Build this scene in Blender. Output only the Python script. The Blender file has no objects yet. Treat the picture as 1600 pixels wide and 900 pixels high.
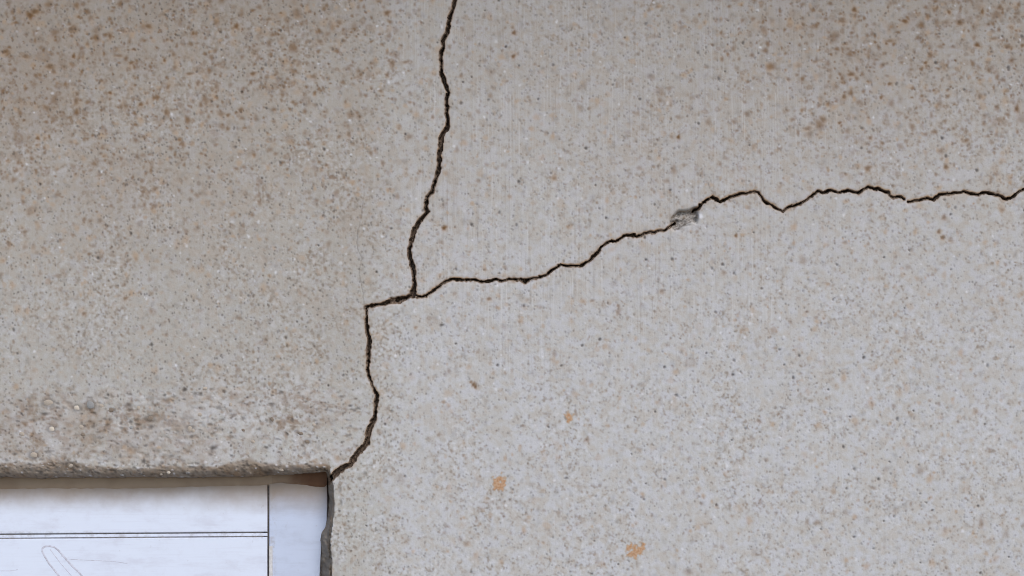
import bpy, bmesh, math, random
import numpy as np
from mathutils import Vector

random.seed(7)
rng = np.random.default_rng(11)
scene = bpy.context.scene
COL = scene.collection

# ------------------------------------------------------------------ camera, light, exposure
S = 0.0005                 # metres covered by one photo pixel on the wall face
DIST = 1.11                # camera to wall
ZC = 1.90                  # height of the picture centre
cam_data = bpy.data.cameras.new('camera')
cam_data.sensor_width = 36.0
cam_data.lens = 36.0 * DIST / (1600 * S)
cam_data.clip_start = 0.01
cam_data.clip_end = 500.0
cam = bpy.data.objects.new('camera', cam_data)
cam.location = (0, -DIST, ZC)
cam.rotation_euler = (math.radians(90), 0, 0)
COL.objects.link(cam)
scene.camera = cam

SUN_EL, SUN_AZ = math.radians(42), math.radians(28)      # azimuth to the right of the viewer's back
sd = Vector((math.sin(SUN_AZ) * math.cos(SUN_EL), -math.cos(SUN_AZ) * math.cos(SUN_EL), math.sin(SUN_EL)))
world = bpy.data.worlds.new('World')
scene.world = world
world.use_nodes = True
wn = world.node_tree
sky = wn.nodes.new('ShaderNodeTexSky')
sky.sky_type = 'NISHITA'
sky.sun_disc = False
sky.sun_elevation = SUN_EL
sky.sun_rotation = math.atan2(sd.x, sd.y)
sky.air_density = 1.0
sky.dust_density = 1.2
sky.ozone_density = 1.0
wn.links.new(sky.outputs['Color'], wn.nodes['Background'].inputs['Color'])
wn.nodes['Background'].inputs['Strength'].default_value = 0.14

sun_data = bpy.data.lights.new('sun', 'SUN')
sun_data.energy = 1.4
sun_data.angle = math.radians(24)
sun_data.color = (1.0, 0.975, 0.945)
sun = bpy.data.objects.new('sun', sun_data)
sun.rotation_euler = sd.to_track_quat('Z', 'Y').to_euler()
sun.location = (1, -3, 4)
COL.objects.link(sun)

scene.view_settings.view_transform = 'Standard'
scene.view_settings.look = 'None'
scene.view_settings.gamma = 1.0
scene.view_settings.exposure = 0.52
scene.view_settings.use_curve_mapping = False
scene.cycles.filter_width = 1.0              # a crisp lens


# ------------------------------------------------------------------ helpers
def wx(u): return (u - 800.0) * S
def wz(v): return ZC + (450.0 - v) * S
def deep(u, v, y):
    """wall-plane pixel -> x, z of the point that is seen there at depth y behind the wall face"""
    k = (DIST + y) / DIST
    return (u - 800.0) * S * k, ZC + (450.0 - v) * S * k


def hash2(ix, iy, seed):
    h = (ix.astype(np.int64) * 374761393 + iy.astype(np.int64) * 668265263 + seed * 974634777) & 0xFFFFFFFF
    h = ((h ^ (h >> 13)) * 1274126177) & 0xFFFFFFFF
    h = h ^ (h >> 16)
    return (h & 0xFFFFFF) / float(0xFFFFFF)


def vnoise(x, y, seed=0):
    ix, iy = np.floor(x), np.floor(y)
    fx, fy = x - ix, y - iy
    fx = fx * fx * fx * (fx * (fx * 6 - 15) + 10)
    fy = fy * fy * fy * (fy * (fy * 6 - 15) + 10)
    a = hash2(ix, iy, seed); b = hash2(ix + 1, iy, seed)
    c = hash2(ix, iy + 1, seed); d = hash2(ix + 1, iy + 1, seed)
    return (a + (b - a) * fx) * (1 - fy) + (c + (d - c) * fx) * fy


def fbm(x, y, scale, octv=4, seed=0, gain=0.5):
    out = 0; amp = 1; tot = 0
    for o in range(octv):
        out = out + amp * vnoise(x / scale + 17.3 * o, y / scale - 9.1 * o, seed + o * 7)
        tot += amp; amp *= gain; scale *= 0.5
    return out / tot - 0.5


def sstep(a, b, x):
    t = np.clip((x - a) / (b - a), 0, 1)
    return t * t * (3 - 2 * t)


class NT:
    """small node tree writer"""
    def __init__(self, name):
        self.m = bpy.data.materials.new(name)
        self.m.use_nodes = True
        self.t = self.m.node_tree
        self.b = self.t.nodes['Principled BSDF']
        self.co = None
    def n(self, typ, **kw):
        nd = self.t.nodes.new(typ)
        for k, v in kw.items(): setattr(nd, k, v)
        return nd
    def put(self, sock, val):
        if isinstance(val, bpy.types.NodeSocket): self.t.links.new(val, sock)
        else: sock.default_value = val
    def coord(self, sx=1, sy=1, sz=1):
        if self.co is None: self.co = self.n('ShaderNodeTexCoord')
        mp = self.n('ShaderNodeMapping')
        mp.inputs['Scale'].default_value = (sx, sy, sz)
        self.t.links.new(self.co.outputs['Object'], mp.inputs['Vector'])
        return mp.outputs['Vector']
    def noise(self, scale, detail=3, rough=0.5, vec=None):
        nd = self.n('ShaderNodeTexNoise')
        nd.inputs['Scale'].default_value = scale
        nd.inputs['Detail'].default_value = detail
        nd.inputs['Roughness'].default_value = rough
        self.t.links.new(vec if vec is not None else self.coord(), nd.inputs['Vector'])
        return nd.outputs['Fac']
    def ramp(self, fac, a, b, va=0.0, vb=1.0):
        nd = self.n('ShaderNodeMapRange', interpolation_type='SMOOTHSTEP')
        self.put(nd.inputs['Value'], fac)
        nd.inputs['From Min'].default_value = a; nd.inputs['From Max'].default_value = b
        nd.inputs['To Min'].default_value = va; nd.inputs['To Max'].default_value = vb
        return nd.outputs['Result']
    def math(self, op, a, b=0.0):
        nd = self.n('ShaderNodeMath', operation=op)
        self.put(nd.inputs[0], a); self.put(nd.inputs[1], b)
        return nd.outputs[0]
    def mix(self, fac, a, b, mode='MIX'):
        nd = self.n('ShaderNodeMix', data_type='RGBA', blend_type=mode)
        self.put(nd.inputs['Factor'], fac)
        self.put(nd.inputs['A'], a if isinstance(a, bpy.types.NodeSocket) else (*a, 1))
        self.put(nd.inputs['B'], b if isinstance(b, bpy.types.NodeSocket) else (*b, 1))
        return nd.outputs['Result']
    def attr(self, name):
        nd = self.n('ShaderNodeAttribute', attribute_name=name)
        return nd.outputs['Fac']
    def finish(self, color, rough=0.9, bump=None, dist=0.0003, strength=0.5, spec=0.3, metal=0.0):
        self.put(self.b.inputs['Base Color'], color if isinstance(color, bpy.types.NodeSocket) else (*color, 1))
        self.put(self.b.inputs['Roughness'], rough)
        self.b.inputs['Specular IOR Level'].default_value = spec
        self.b.inputs['Metallic'].default_value = metal
        if bump is not None:
            bn = self.n('ShaderNodeBump')
            bn.inputs['Strength'].default_value = strength
            bn.inputs['Distance'].default_value = dist
            self.t.links.new(bump, bn.inputs['Height'])
            self.t.links.new(bn.outputs['Normal'], self.b.inputs['Normal'])
        return self.m


def link(name, me, mats, parent=None, loc=None):
    ob = bpy.data.objects.new(name, me)
    if mats is not None and not me.materials:
        for m in (mats if isinstance(mats, (list, tuple)) else [mats]): me.materials.append(m)
    COL.objects.link(ob)
    if loc is not None: ob.location = loc
    if parent is not None: ob.parent = parent
    return ob


# ------------------------------------------------------------------ materials
def concrete_material():
    N = NT('weathered_concrete')
    grain = N.noise(900, 3, 0.65)
    brush = N.noise(1.0, 3, 0.6, N.coord(620, 200, 14))
    blot = N.noise(28, 4, 0.6)
    cool = N.attr('cool')
    mott = N.attr('mottle'); tone = N.attr('tone')
    c = N.mix(cool, (0.410, 0.393, 0.362), (0.462, 0.449, 0.440))
    c = N.mix(N.ramp(blot, 0.35, 0.68), c, N.mix(0.35, c, (0.42, 0.395, 0.36)))
    c = N.mix(N.math('MULTIPLY', N.ramp(tone, 0.50, 0.85, 0.0, 0.6), N.ramp(cool, 0.0, 1.0, 0.6, 1.0)), c, (0.480, 0.475, 0.500))
    c = N.mix(N.ramp(tone, 0.48, 0.15, 0.0, 0.60), c, (0.42, 0.375, 0.330))
    c = N.mix(N.ramp(mott, 0.47, 0.05, 0.0, 0.75), c, (0.255, 0.210, 0.172))
    c = N.mix(N.ramp(mott, 0.52, 0.95, 0.0, 0.5), c, (0.575, 0.565, 0.575))
    far = N.attr('far')
    c = N.mix(N.math('MULTIPLY', far, N.ramp(N.noise(430, 2, 0.6), 0.49, 0.36, 0.0, 0.85)), c, (0.255, 0.210, 0.172))
    c = N.mix(N.math('MULTIPLY', far, N.ramp(N.noise(210, 3, 0.6), 0.52, 0.72, 0.0, 0.6)), c, (0.50, 0.49, 0.50))
    c = N.mix(N.math('MULTIPLY', far, N.ramp(N.noise(170, 2, 0.5, N.coord(1.1, 1.3, 0.9)), 0.56, 0.66, 0.0, 0.7)), c, (0.36, 0.235, 0.14))
    c = N.mix(N.math('MULTIPLY', far, N.ramp(N.noise(330, 1, 0.5, N.coord(0.9, 1.2, 1.15)), 0.60, 0.69, 0.0, 0.75)), c, (0.170, 0.105, 0.06))
    c = N.mix(N.ramp(grain, 0.30, 0.52, 0.20, 0.0), c, (0.19, 0.165, 0.145))
    c = N.mix(N.math('MULTIPLY', N.ramp(brush, 0.52, 0.72, 0.0, 0.6), N.attr('brushed')), c, (0.55, 0.535, 0.53))
    c = N.mix(N.math('MULTIPLY', N.ramp(brush, 0.47, 0.28, 0.0, 0.45), N.attr('brushed')), c, (0.30, 0.27, 0.245))
    c = N.mix(N.attr('grime_shade'), c, (0.235, 0.172, 0.120))
    c = N.mix(N.attr('pale'), c, (0.62, 0.605, 0.62))
    c = N.mix(N.attr('tan'), c, (0.375, 0.255, 0.158))
    c = N.mix(N.attr('rust'), c, (0.170, 0.090, 0.037))
    c = N.mix(N.attr('pit'), c, (0.062, 0.050, 0.043))
    return N.finish(c, 0.93, grain, 0.00025, 0.5, 0.25)


def crack_material():
    N = NT('crack_inside')
    c = N.mix(N.ramp(N.noise(700, 3), 0.4, 0.65), (0.12, 0.082, 0.060), (0.26, 0.19, 0.14))
    return N.finish(c, 0.95, N.noise(900, 3), 0.0004, 0.7, 0.1)


def chip_material():
    N = NT('broken_concrete')
    g = N.noise(650, 4, 0.65)
    c = N.mix(N.ramp(g, 0.36, 0.58), (0.15, 0.127, 0.108), (0.33, 0.302, 0.278))
    c = N.mix(N.attr('tan'), c, (0.30, 0.21, 0.13))
    c = N.mix(N.attr('pit'), c, (0.05, 0.04, 0.035))
    return N.finish(c, 0.95, g, 0.0006, 0.8, 0.2)


def paint_material():
    N = NT('orange_paint')
    c = N.mix(N.ramp(N.noise(600, 3), 0.35, 0.65), (0.37, 0.205, 0.108), (0.46, 0.30, 0.19))
    return N.finish(c, 0.75, N.noise(900, 2), 0.0002, 0.4)


def stone_material(name, a, b, s1=500, s2=800):
    N = NT(name)
    c = N.mix(N.ramp(N.noise(s1, 3), 0.35, 0.65), a, b)
    return N.finish(c, 0.85, N.noise(s2, 3), 0.0002, 0.5)


def metal_material(name, base, dirt, top_z, shade_len, warm):
    N = NT(name)
    sep = N.n('ShaderNodeSeparateXYZ')
    geo = N.n('ShaderNodeNewGeometry')
    N.t.links.new(geo.outputs['Position'], sep.inputs[0])
    wob = N.noise(35, 4, 0.6)
    zz = N.math('ADD', sep.outputs['Z'], N.math('MULTIPLY', N.math('SUBTRACT', wob, 0.5), 0.016))
    g = N.ramp(zz, top_z - shade_len, top_z, 0.0, warm)        # lintel shade painted in together with run-down dirt
    smear = N.ramp(N.noise(1.0, 6, 0.68, N.coord(26, 30, 90)), 0.48, 0.75, 0.0, 0.45)
    patch = N.ramp(N.noise(55, 6, 0.72), 0.50, 0.75, 0.0, 0.32)
    sx = N.math('ABSOLUTE', N.math('SUBTRACT', sep.outputs['X'], wx(419)))
    sz = N.math('ABSOLUTE', N.math('SUBTRACT', sep.outputs['Z'], deep(0, 835.5, 0.022)[1]))
    joint = N.math('MAXIMUM', N.ramp(sx, 0.0042, 0.0002), N.math('MULTIPLY', N.ramp(sz, 0.0042, 0.0012, 0.0, 0.8), N.ramp(sep.outputs['X'], wx(419.5), wx(418.5))))
    joint = N.math('MULTIPLY', joint, N.ramp(N.noise(200, 4, 0.65), 0.44, 0.68, 0.0, 0.6))
    scuff = N.ramp(N.noise(1.0, 4, 0.6, N.coord(22, 30, 700)), 0.54, 0.70, 0.0, 0.15)
    fleck = N.ramp(N.noise(260, 2, 0.5), 0.70, 0.80, 0.0, 0.35)
    c = N.mix(smear, base, dirt)
    c = N.mix(patch, c, dirt)
    c = N.mix(scuff, c, dirt)
    c = N.mix(joint, c, (0.33, 0.30, 0.30))
    c = N.mix(fleck, c, (0.36, 0.34, 0.36))
    c = N.mix(g, c, (0.27, 0.205, 0.15))
    rg = N.ramp(N.noise(40, 4), 0.3, 0.7, 0.42, 0.62)
    return N.finish(c, rg, N.noise(120, 3), 0.0002, 0.25, 0.5, 0.0)


M_CONC = concrete_material()
M_CRACK = crack_material()
M_CHIP = chip_material()
M_PAINT = paint_material()

# ------------------------------------------------------------------ the cracked concrete wall (height field in wall pixels)
STEP = 1.25
def axis(lo, hi, far_lo, far_hi):
    mid = np.arange(lo, hi + 1e-6, STEP)
    a = []; x = lo; d = STEP
    while x > far_lo:
        d = min(d * 1.25, 60); x -= d; a.append(x)
    b = []; x = mid[-1]; d = STEP
    while x < far_hi:
        d = min(d * 1.25, 60); x += d; b.append(x)
    return np.array(a[::-1] + list(mid) + b)

GU = axis(-45, 1645, -3200, 4800)
GV = axis(-45, 945, -2300, 4252)
U, V = np.meshgrid(GU, GV)                     # rows = v
nv, nu = U.shape

# wall-pixel outlines read off the photograph
V1 = [(722,-60,6),(717,-30,6),(710.6,0,5.5),(707.9,11,5.5),(704,25,6),(700.8,38,5.5),(699.4,50,6),(695,57,6),(691.7,64,5),(693.2,72,5.5),(689.4,81,6),(689,93,5.5),(690.4,102,5),(689,113,5.5),(693.2,123,6.5),(696.4,134,7),(700.8,144.5,4.5),(697.4,155,6),(699.4,168,5.5),
      (697.4,177.6,5.5),(700.2,189,6),(699.8,198,6),(692.2,208,5.5),(688.5,217,6),(689.4,230.5,6),(685.6,243,6),(686.2,251,6.5),(685.3,266,6),(681.9,278,6),(677.1,291,6.5),(675.2,300,6),(667.3,308,6),(665.8,317,6.5),(665.8,326,6),(667.5,331,6.5),
      (660,340,6),(653.4,348,6.5),(646.7,362,7),(643,377,6),(639.2,392,6),(641,404,6),(645.4,417,7.5),(646.7,432,5.5),(647.7,445,6.5),(645.5,456,10),(645,461,10)]
V1b = [(667,330,5.5),(670.5,330.5,3)]
V1c = [(1010,-2400,3),(930,-1500,4),(830,-760,5),(790,-420,5.5),(745,-160,6),(722,-60,6)]
LA = [(647,460,7),(640,462.5,6),(634.5,465,7),(629,466.5,8),(623,469,9),(617,470,9),(611.8,470,8.5),(606,472.5,7),(600.5,474.5,6),(592,476,5.5),(583.5,477,6),(577,478,5.5),(571.5,479.5,5)]
LB = [(572,479,4),(572.4,490,3.2),(572.6,503,3.4),(573.5,515,6.2),(574.9,524,5.8),(578,534.6,7),(575.4,547,7),(575.8,562,6.5),(574.3,575,4.8),(576,586,4.2),(578.6,594,3.8),(584.3,607,3.4),(589.5,618,6),(588.5,626,6.5),(587.3,636,5),(585.5,648,5.2),(584.1,656,7),(580,665,8),(576.6,672,8.5),(574.7,683,7.5),(573.8,692,9),(567.1,699,8),(559.6,706.7,7.5),(553,717,7.5),(548.2,724.7,7),(541,728.5,7.5),(535,731,9),(525.6,739,9.5),(518,746.5,9),(513,752,9),(508,758,9)]
HC = [(647.7,460.4,5),(653,463,4.2),(659,464.5,4),(666,461.5,3.6),(674,456.6,3.8),(683.6,449,3.6),(693,441.5,3.8),(700,438.5,4),(706.3,436.2,4.4),(721.4,438,4.4),(732,437.2,4),(742.2,436.7,4.2),(749.7,439.6,4.4),(762.9,439.6,4.2),(774.3,436.2,3.8),(783.7,439.2,4.4),(795,435.8,4),(806.3,436.7,4.4),(821.4,437.2,4.6),(840.3,433.8,4),(851.6,430.6,4),(859.2,424.4,3.2),(868,418.5,2.8),(876.2,413.6,3.2),(884,415,4.4),(891.3,415,4.6),(906.4,416,4.2),(913,412.5,3.4),(919.6,408.3,3.4),(929.1,398.9,5.2),(936,391.5,5),(939.3,385.4,3),(948.8,378.8,4),(956.4,376.5,4.4),(962,377.3,3.4),(969,373,3.8),(977.1,367.8,4.4),(990.4,367.5,4.8),(995.1,370.3,4.4),(1007.4,364.6,4.4),(1016.8,361.8,4.4),(1022.5,363.7,4),(1030,359.9,4),(1036.7,360.9,3.8),(1047,354.2,4),(1052,350.5,4),(1056,348.5,2.6)]
HD = [(1083,330.5,2.2),(1086,328.5,3.5),(1091.5,325.9,4.5),(1097,319,3),(1103.7,312.7,3.2),(1114.1,307,4),(1120,311,4),(1125.5,315.5,4.2),(1134,311,3.8),(1143.4,307,4.2),(1158.7,302.2,5),(1166.3,302.7,4),(1175.7,299.9,4.2),(1185.2,300.3,4),(1190,308,3.2),(1195.6,316,4),(1202,318.8,3.4),(1209.7,323.5,4.2),(1223,330.6,3.8),(1232.4,323.5,4),(1249.4,318.8,4.2),(1258,313.5,3.6),(1268.3,306.5,4),(1278.7,298.4,4.2),(1285.3,301.4,4.6),(1298.5,297,4.2),(1309.4,300.8,4),(1324.6,297.4,4.6),(1341.6,301.4,4.6),(1349.1,296.1,3.8),(1356.7,291.8,4.4),(1366.1,295.2,4.4),(1372.7,294.2,4.2),(1380,298.4,5),(1387.9,300.3,4.4),(1390.7,306,4),(1398.2,308.4,4.4),(1408.6,307.5,4),(1412.6,311.2,4.2)]
HE = [(1419,315.4,3.4),(1436,312.7,4.4),(1449.3,309,4.6),(1458.7,312.2,4.6),(1468.1,303.7,5),(1478,303,4),(1488.9,301.8,4.4),(1497,301.5,3),(1505.9,299,4),(1515.4,302.2,5),(1528.6,304.6,4),(1536.2,300.9,4.4),(1545.6,301.8,5),(1562.6,305.9,4.8),(1572.1,311.2,4.6),(1580,309,2.8),(1585.3,305.6,3.2),(1592.8,298.4,3.6),(1602,295,4),(1630,290,4)]
HF = [(1630,290,4),(1720,300,4),(1860,270,4),(2100,300,4),(2500,250,3.5),(3000,290,3)]
NOTCH = [(815,439,4),(820.4,441,5.5),(826,438,4)]

CR = np.full(U.shape, -99.0)                   # crack half-width minus distance
CID = np.zeros(U.shape, np.int8)
SIDE = np.full(U.shape, 999.0)                 # distance to nearest crack line

def carve(pts, cid, jit=0.75, wj=0.22):
    P = []
    for (x0, y0, w0), (x1, y1, w1) in zip(pts[:-1], pts[1:]):
        L = math.hypot(x1 - x0, y1 - y0)
        n = max(1, int(L / 3.2)) if L < 90 else int(L / 12)
        for k in range(n):
            t = k / n
            nx, ny = -(y1 - y0) / L, (x1 - x0) / L
            j = (random.uniform(-jit, jit) if k else random.uniform(-jit, jit) * 0.5) * (1 if L < 90 else 5)
            P.append((x0 + (x1 - x0) * t + nx * j, y0 + (y1 - y0) * t + ny * j, (w0 + (w1 - w0) * t) * random.uniform(1 - wj, 1 + wj)))
    P.append(pts[-1])
    for (x0, y0, w0), (x1, y1, w1) in zip(P[:-1], P[1:]):
        mg = 16
        i0, i1 = np.searchsorted(GU, [min(x0, x1) - mg, max(x0, x1) + mg])
        j0, j1 = np.searchsorted(GV, [min(y0, y1) - mg, max(y0, y1) + mg])
        if i1 <= i0 or j1 <= j0: continue
        uu = U[j0:j1, i0:i1]; vv = V[j0:j1, i0:i1]
        dx, dy = x1 - x0, y1 - y0; L2 = dx * dx + dy * dy + 1e-9
        t = np.clip(((uu - x0) * dx + (vv - y0) * dy) / L2, 0, 1)
        d = np.hypot(uu - x0 - dx * t, vv - y0 - dy * t)
        m = (w0 + (w1 - w0) * t) * 0.5 - d
        sub = CR[j0:j1, i0:i1]; better = m > sub
        sub[better] = m[better]
        CID[j0:j1, i0:i1][better] = cid
        s2 = SIDE[j0:j1, i0:i1]; np.minimum(s2, d, out=s2)

for seg, cid in ((V1c,1),(V1,1),(V1b,1),(LA,2),(LB,3),(HC,4),(NOTCH,4),(HD,5),(HE,6),(HF,6)):
    carve(seg, cid)
edge_n = fbm(U, V, 5.0, 2, 91)
for seg, n_ in ((V1, 26), (LA, 6), (LB, 18), (HC, 26), (HD, 20), (HE, 10)):      # crumbs lost from the lips
    for _ in range(n_):
        k = random.randrange(len(seg) - 1); t = random.random()
        bu = seg[k][0] + (seg[k + 1][0] - seg[k][0]) * t + random.uniform(-1.7, 1.7)
        bv = seg[k][1] + (seg[k + 1][1] - seg[k][1]) * t + random.uniform(-1.0, 2.2)
        CR = np.where((abs(U - bu) < 8) & (abs(V - bv) < 8), np.maximum(CR, random.uniform(1.5, 2.4) - np.hypot(U - bu, (V - bv) * random.uniform(0.8, 1.3))), CR)
CRN = CR - 0.55 + np.where((CID == 1) | (CID == 3), 0.25, 0.0) + edge_n * 2.4 + fbm(U, V, 24, 2, 92) * 2.2
CRN = np.where(SIDE < 0.95, np.maximum(CRN, 0.45), CRN)                        # rough lips

# opening of the window
eb_x = [-6000, -40, 0, 60, 150, 250, 330, 400, 440, 480, 508, 516, 520]
eb_y = [750, 750, 750, 750.5, 750, 749.5, 749.5, 748, 745.5, 743, 741.5, 745, 752]
EB = np.interp(U, eb_x, eb_y) + fbm(U, U * 0, 22, 3, 5) * 3.2
er_y = [-100, 741, 752, 768, 790, 805, 822, 842, 860, 880, 900, 945, 2400]
er_x = [512, 512, 514, 517, 517.5, 517, 515, 512, 512, 514, 514.5, 512, 513]
ER = np.interp(V, er_y, er_x) + fbm(V, V * 0 + 3, 14, 3, 6) * 3.0
WIN_L, WIN_B = -1900.0, 2250.0
DO = np.minimum(np.minimum(ER - U, V - EB), np.minimum(U - WIN_L, WIN_B - V))

# rounded arris: deep under the lintel, slight down the jamb
rs_x = [-4000, 0, 40, 80, 105, 130, 160, 210, 260, 330, 365, 390, 410, 440, 480, 520]
rs_y = [720, 720, 721, 719, 716, 721, 727, 728.5, 726, 727, 719, 714, 720, 723, 722, 724]
RB = EB - np.interp(U, rs_x, rs_y) + fbm(U, V, 18, 3, 8) * 5
tb = np.clip((V - (EB - RB)) / np.maximum(RB, 4), 0, 1) * (U < ER + 4)
arr_b = 17.0 * (1 - np.sqrt(1 - np.minimum(tb, 0.9995) ** 2)) * sstep(530, 500, U)
RR = 6 + fbm(V, V * 0, 20, 2, 9) * 6
tr = np.clip((U - 0) * 0 + (ER + RR - U) / RR, 0, 1) * (V > EB - 6)
arr_r = 7.0 * (1 - np.sqrt(1 - np.minimum(tr, 0.9995) ** 2))
H = np.maximum(arr_b, arr_r)                   # millimetres into the wall
band = sstep(560, 665, V + 60 * fbm(U, V, 90, 3, 13)) * sstep(745, 700, V) * sstep(575, 520, U)     # rough weathered strip above the window
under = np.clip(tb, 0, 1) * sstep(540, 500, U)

# plaster relief
H += fbm(U, V, 240, 3, 21) * 0.9
H += fbm(U, V, 26, 4, 22) * 0.30
H += fbm(U, V, 7, 3, 23) * 0.18
H += fbm(U, V * 0.10, 5, 2, 24) * 0.10
H += (fbm(U * 0.6, V, 15, 4, 25) * 1.1 + fbm(U, V, 6, 2, 26) * 0.5) * band
H += (fbm(U, V, 14, 4, 27) * 2.0 + fbm(U, V, 5, 2, 30) * 0.6) * sstep(0.05, 0.3, under) * (1 - 0.7 * sstep(0.8, 1, under))
H += sstep(0.0, 2.5, -np.abs(U - 566) + 2.5) * 0.12 * sstep(330, 380, V) * sstep(485, 470, V)

# left bay stands a touch proud of the right bay below the step in the crack
lip = sstep(10, 0, SIDE) * sstep(-9, 0, CRN)
H += lip * 0.25 + lip * (fbm(U, V, 4, 2, 28) + 0.3) * 0.5

rust = np.zeros(U.shape); pit = np.zeros(U.shape); tan = np.zeros(U.shape); pale = np.zeros(U.shape); hole = np.zeros(U.shape)

def stamp(arr, u, v, ru, rv, a, soft=0.6, ring=0.0, wob=0.35, dent=None):
    wob *= 0.55
    R = max(ru, rv) * 1.5 + 2
    i0, i1 = np.searchsorted(GU, [u - R, u + R]); j0, j1 = np.searchsorted(GV, [v - R, v + R])
    if i1 <= i0 or j1 <= j0: return
    dx = (U[j0:j1, i0:i1] - u) / ru; dy = (V[j0:j1, i0:i1] - v) / rv
    ph = random.uniform(0, 6.28); th = np.arctan2(dy, dx)
    r = np.hypot(dx, dy) * (1 + wob * (0.6 * np.sin(2 * th + ph) + 0.4 * np.sin(3 * th + 2 * ph) + 0.3 * np.sin(5 * th - ph)))
    m = sstep(1.0 + soft * 0.5, 1.0 - soft, r)
    if ring: m = m * (1 - ring * sstep(0.75, 0.25, r))
    a0 = arr[j0:j1, i0:i1]
    np.maximum(a0, m * a, out=a0)
    if dent: H[j0:j1, i0:i1] += m * dent

def dens(u, v):
    tl = max(0, 1 - v / 420) * max(0, min(1, (640 - u) / 260 + 0.3))
    trr = max(0, 1 - v / 360) * max(0, min(1, (u - 980) / 320))
    lm = max(0, 1 - v / 640) * max(0, min(1, (640 - u) / 120))
    tm = max(0, 1 - v / 480)
    return 0.12 + 1.05 * tl + 1.2 * trr + 0.28 * lm + 0.14 * tm

cl = lambda u, v: vn_s(u / 70.0, v / 70.0)
def vn_s(x, y): return float(vnoise(np.array([x]), np.array([y]), 55)[0])

def rnd_pt():
    return random.uniform(-60, 1660), random.uniform(-60, 960)

for _ in range(19000):                                    # brown specks, thick in the upper corners
    u, v = rnd_pt()
    d = dens(u, v)
    if random.random() > d * (0.35 + 1.1 * vn_s(u / 38, v / 38)): continue
    r = random.choice((1.6, 2, 2.4, 2.8, 3.2, 3.8)) * random.uniform(0.8, 1.3)
    if random.random() < 0.10: r *= random.uniform(1.4, 2.0)
    stamp(rust, u, v, r * random.uniform(0.8, 1.25), r * random.uniform(0.8, 1.3), random.uniform(0.22, 0.85) * (0.55 + 0.45 * min(1, d)), 0.9, random.choice((0, 0, 0, 0.6)), 0.4, 0.15)
for _ in range(4200):                                    # soft tan smudges
    u, v = rnd_pt()
    d = dens(u, v)
    if random.random() > 0.35 + 0.6 * d: continue
    r = random.choice((2.2, 2.8, 3.2, 3.8, 4.6, 5.6)) * random.uniform(0.85, 1.2)
    stamp(tan, u, v, r, r * random.uniform(0.75, 1.4), random.uniform(0.15, 0.68), 0.9, random.choice((0, 0, 0.45)), 0.35)
for _ in range(9000):                                    # fine warm specks all over
    u, v = rnd_pt(); r = random.uniform(1.0, 2.3)
    if random.random() > 0.3 + 0.9 * vn_s(u / 30 + 4, v / 30): continue
    stamp(rust, u, v, r, r * random.uniform(0.8, 1.4), random.uniform(0.12, 0.50), 0.9)
for _ in range(2600):                                    # grey-brown smudges of the lower right
    u, v = rnd_pt()
    r = random.uniform(2.0, 5.0)
    stamp(pit, u, v, r, r * random.uniform(0.7, 1.5), random.uniform(0.06, 0.24), 1.0, 0, 0.5, 0.06)
for _ in range(21000):                                    # fine dark pinholes
    u, v = rnd_pt()
    if random.random() > 0.35 + 0.75 * vn_s(u / 40 + 9, v / 40): continue
    r = random.uniform(0.9, 1.9)
    stamp(pit, u, v, r, r * random.uniform(0.8, 1.5), random.uniform(0.15, 0.68) * (1 - 0.3 * min(1, max(0, (u - 500) / 200))), 0.7, 0, 0.3, 0.22)
for _ in range(260):                                     # open air holes
    u, v = rnd_pt()
    r = random.uniform(1.5, 2.8)
    stamp(pit, u, v, r, r * random.uniform(0.8, 1.3), random.uniform(0.45, 0.9), 0.9, 0, 0.3, 0.9)
for _ in range(900):                                     # pale grains
    u, v = rnd_pt()
    r = random.uniform(1.0, 2.6)
    stamp(pale, u, v, r, r * random.uniform(0.7, 1.3), random.uniform(0.2, 0.75), 0.7, 0, 0.4, -0.1)
for _ in range(900):                                     # brown hollows and pits of the strip above the window
    u = random.uniform(-40, 560); v = random.uniform(608, 722)
    r = random.uniform(1.8, 6.5)
    k = random.random()
    if k < 0.40: stamp(rust, u, v, r * 1.25, r * 0.75, random.uniform(0.12, 0.50), 0.9, 0, 0.5, 0.35)
    elif k < 0.62: stamp(pit, u, v, r * 0.7, r * 0.45, random.uniform(0.2, 0.65), 0.8, 0, 0.4, 0.5)
    else: stamp(pale, u, v, r * 1.7, r * 0.9, random.uniform(0.05, 0.25), 0.9, 0, 0.5, -0.2)
for _ in range(420):                                     # the broken under-edge
    u = random.uniform(-40, 515); v = random.uniform(722, 750)
    r = random.uniform(1.2, 3.6)
    k = random.random()
    if k < 0.45: stamp(pit, u, v, r * 1.2, r * 0.7, random.uniform(0.25, 0.7), 0.8, 0, 0.4, 0.5)
    elif k < 0.7: stamp(rust, u, v, r * 1.2, r, random.uniform(0.2, 0.5), 0.9)
    else: stamp(pale, u, v, r * 0.8, r * 0.6, random.uniform(0.2, 0.8), 0.7, 0, 0.4, -0.5)

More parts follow.
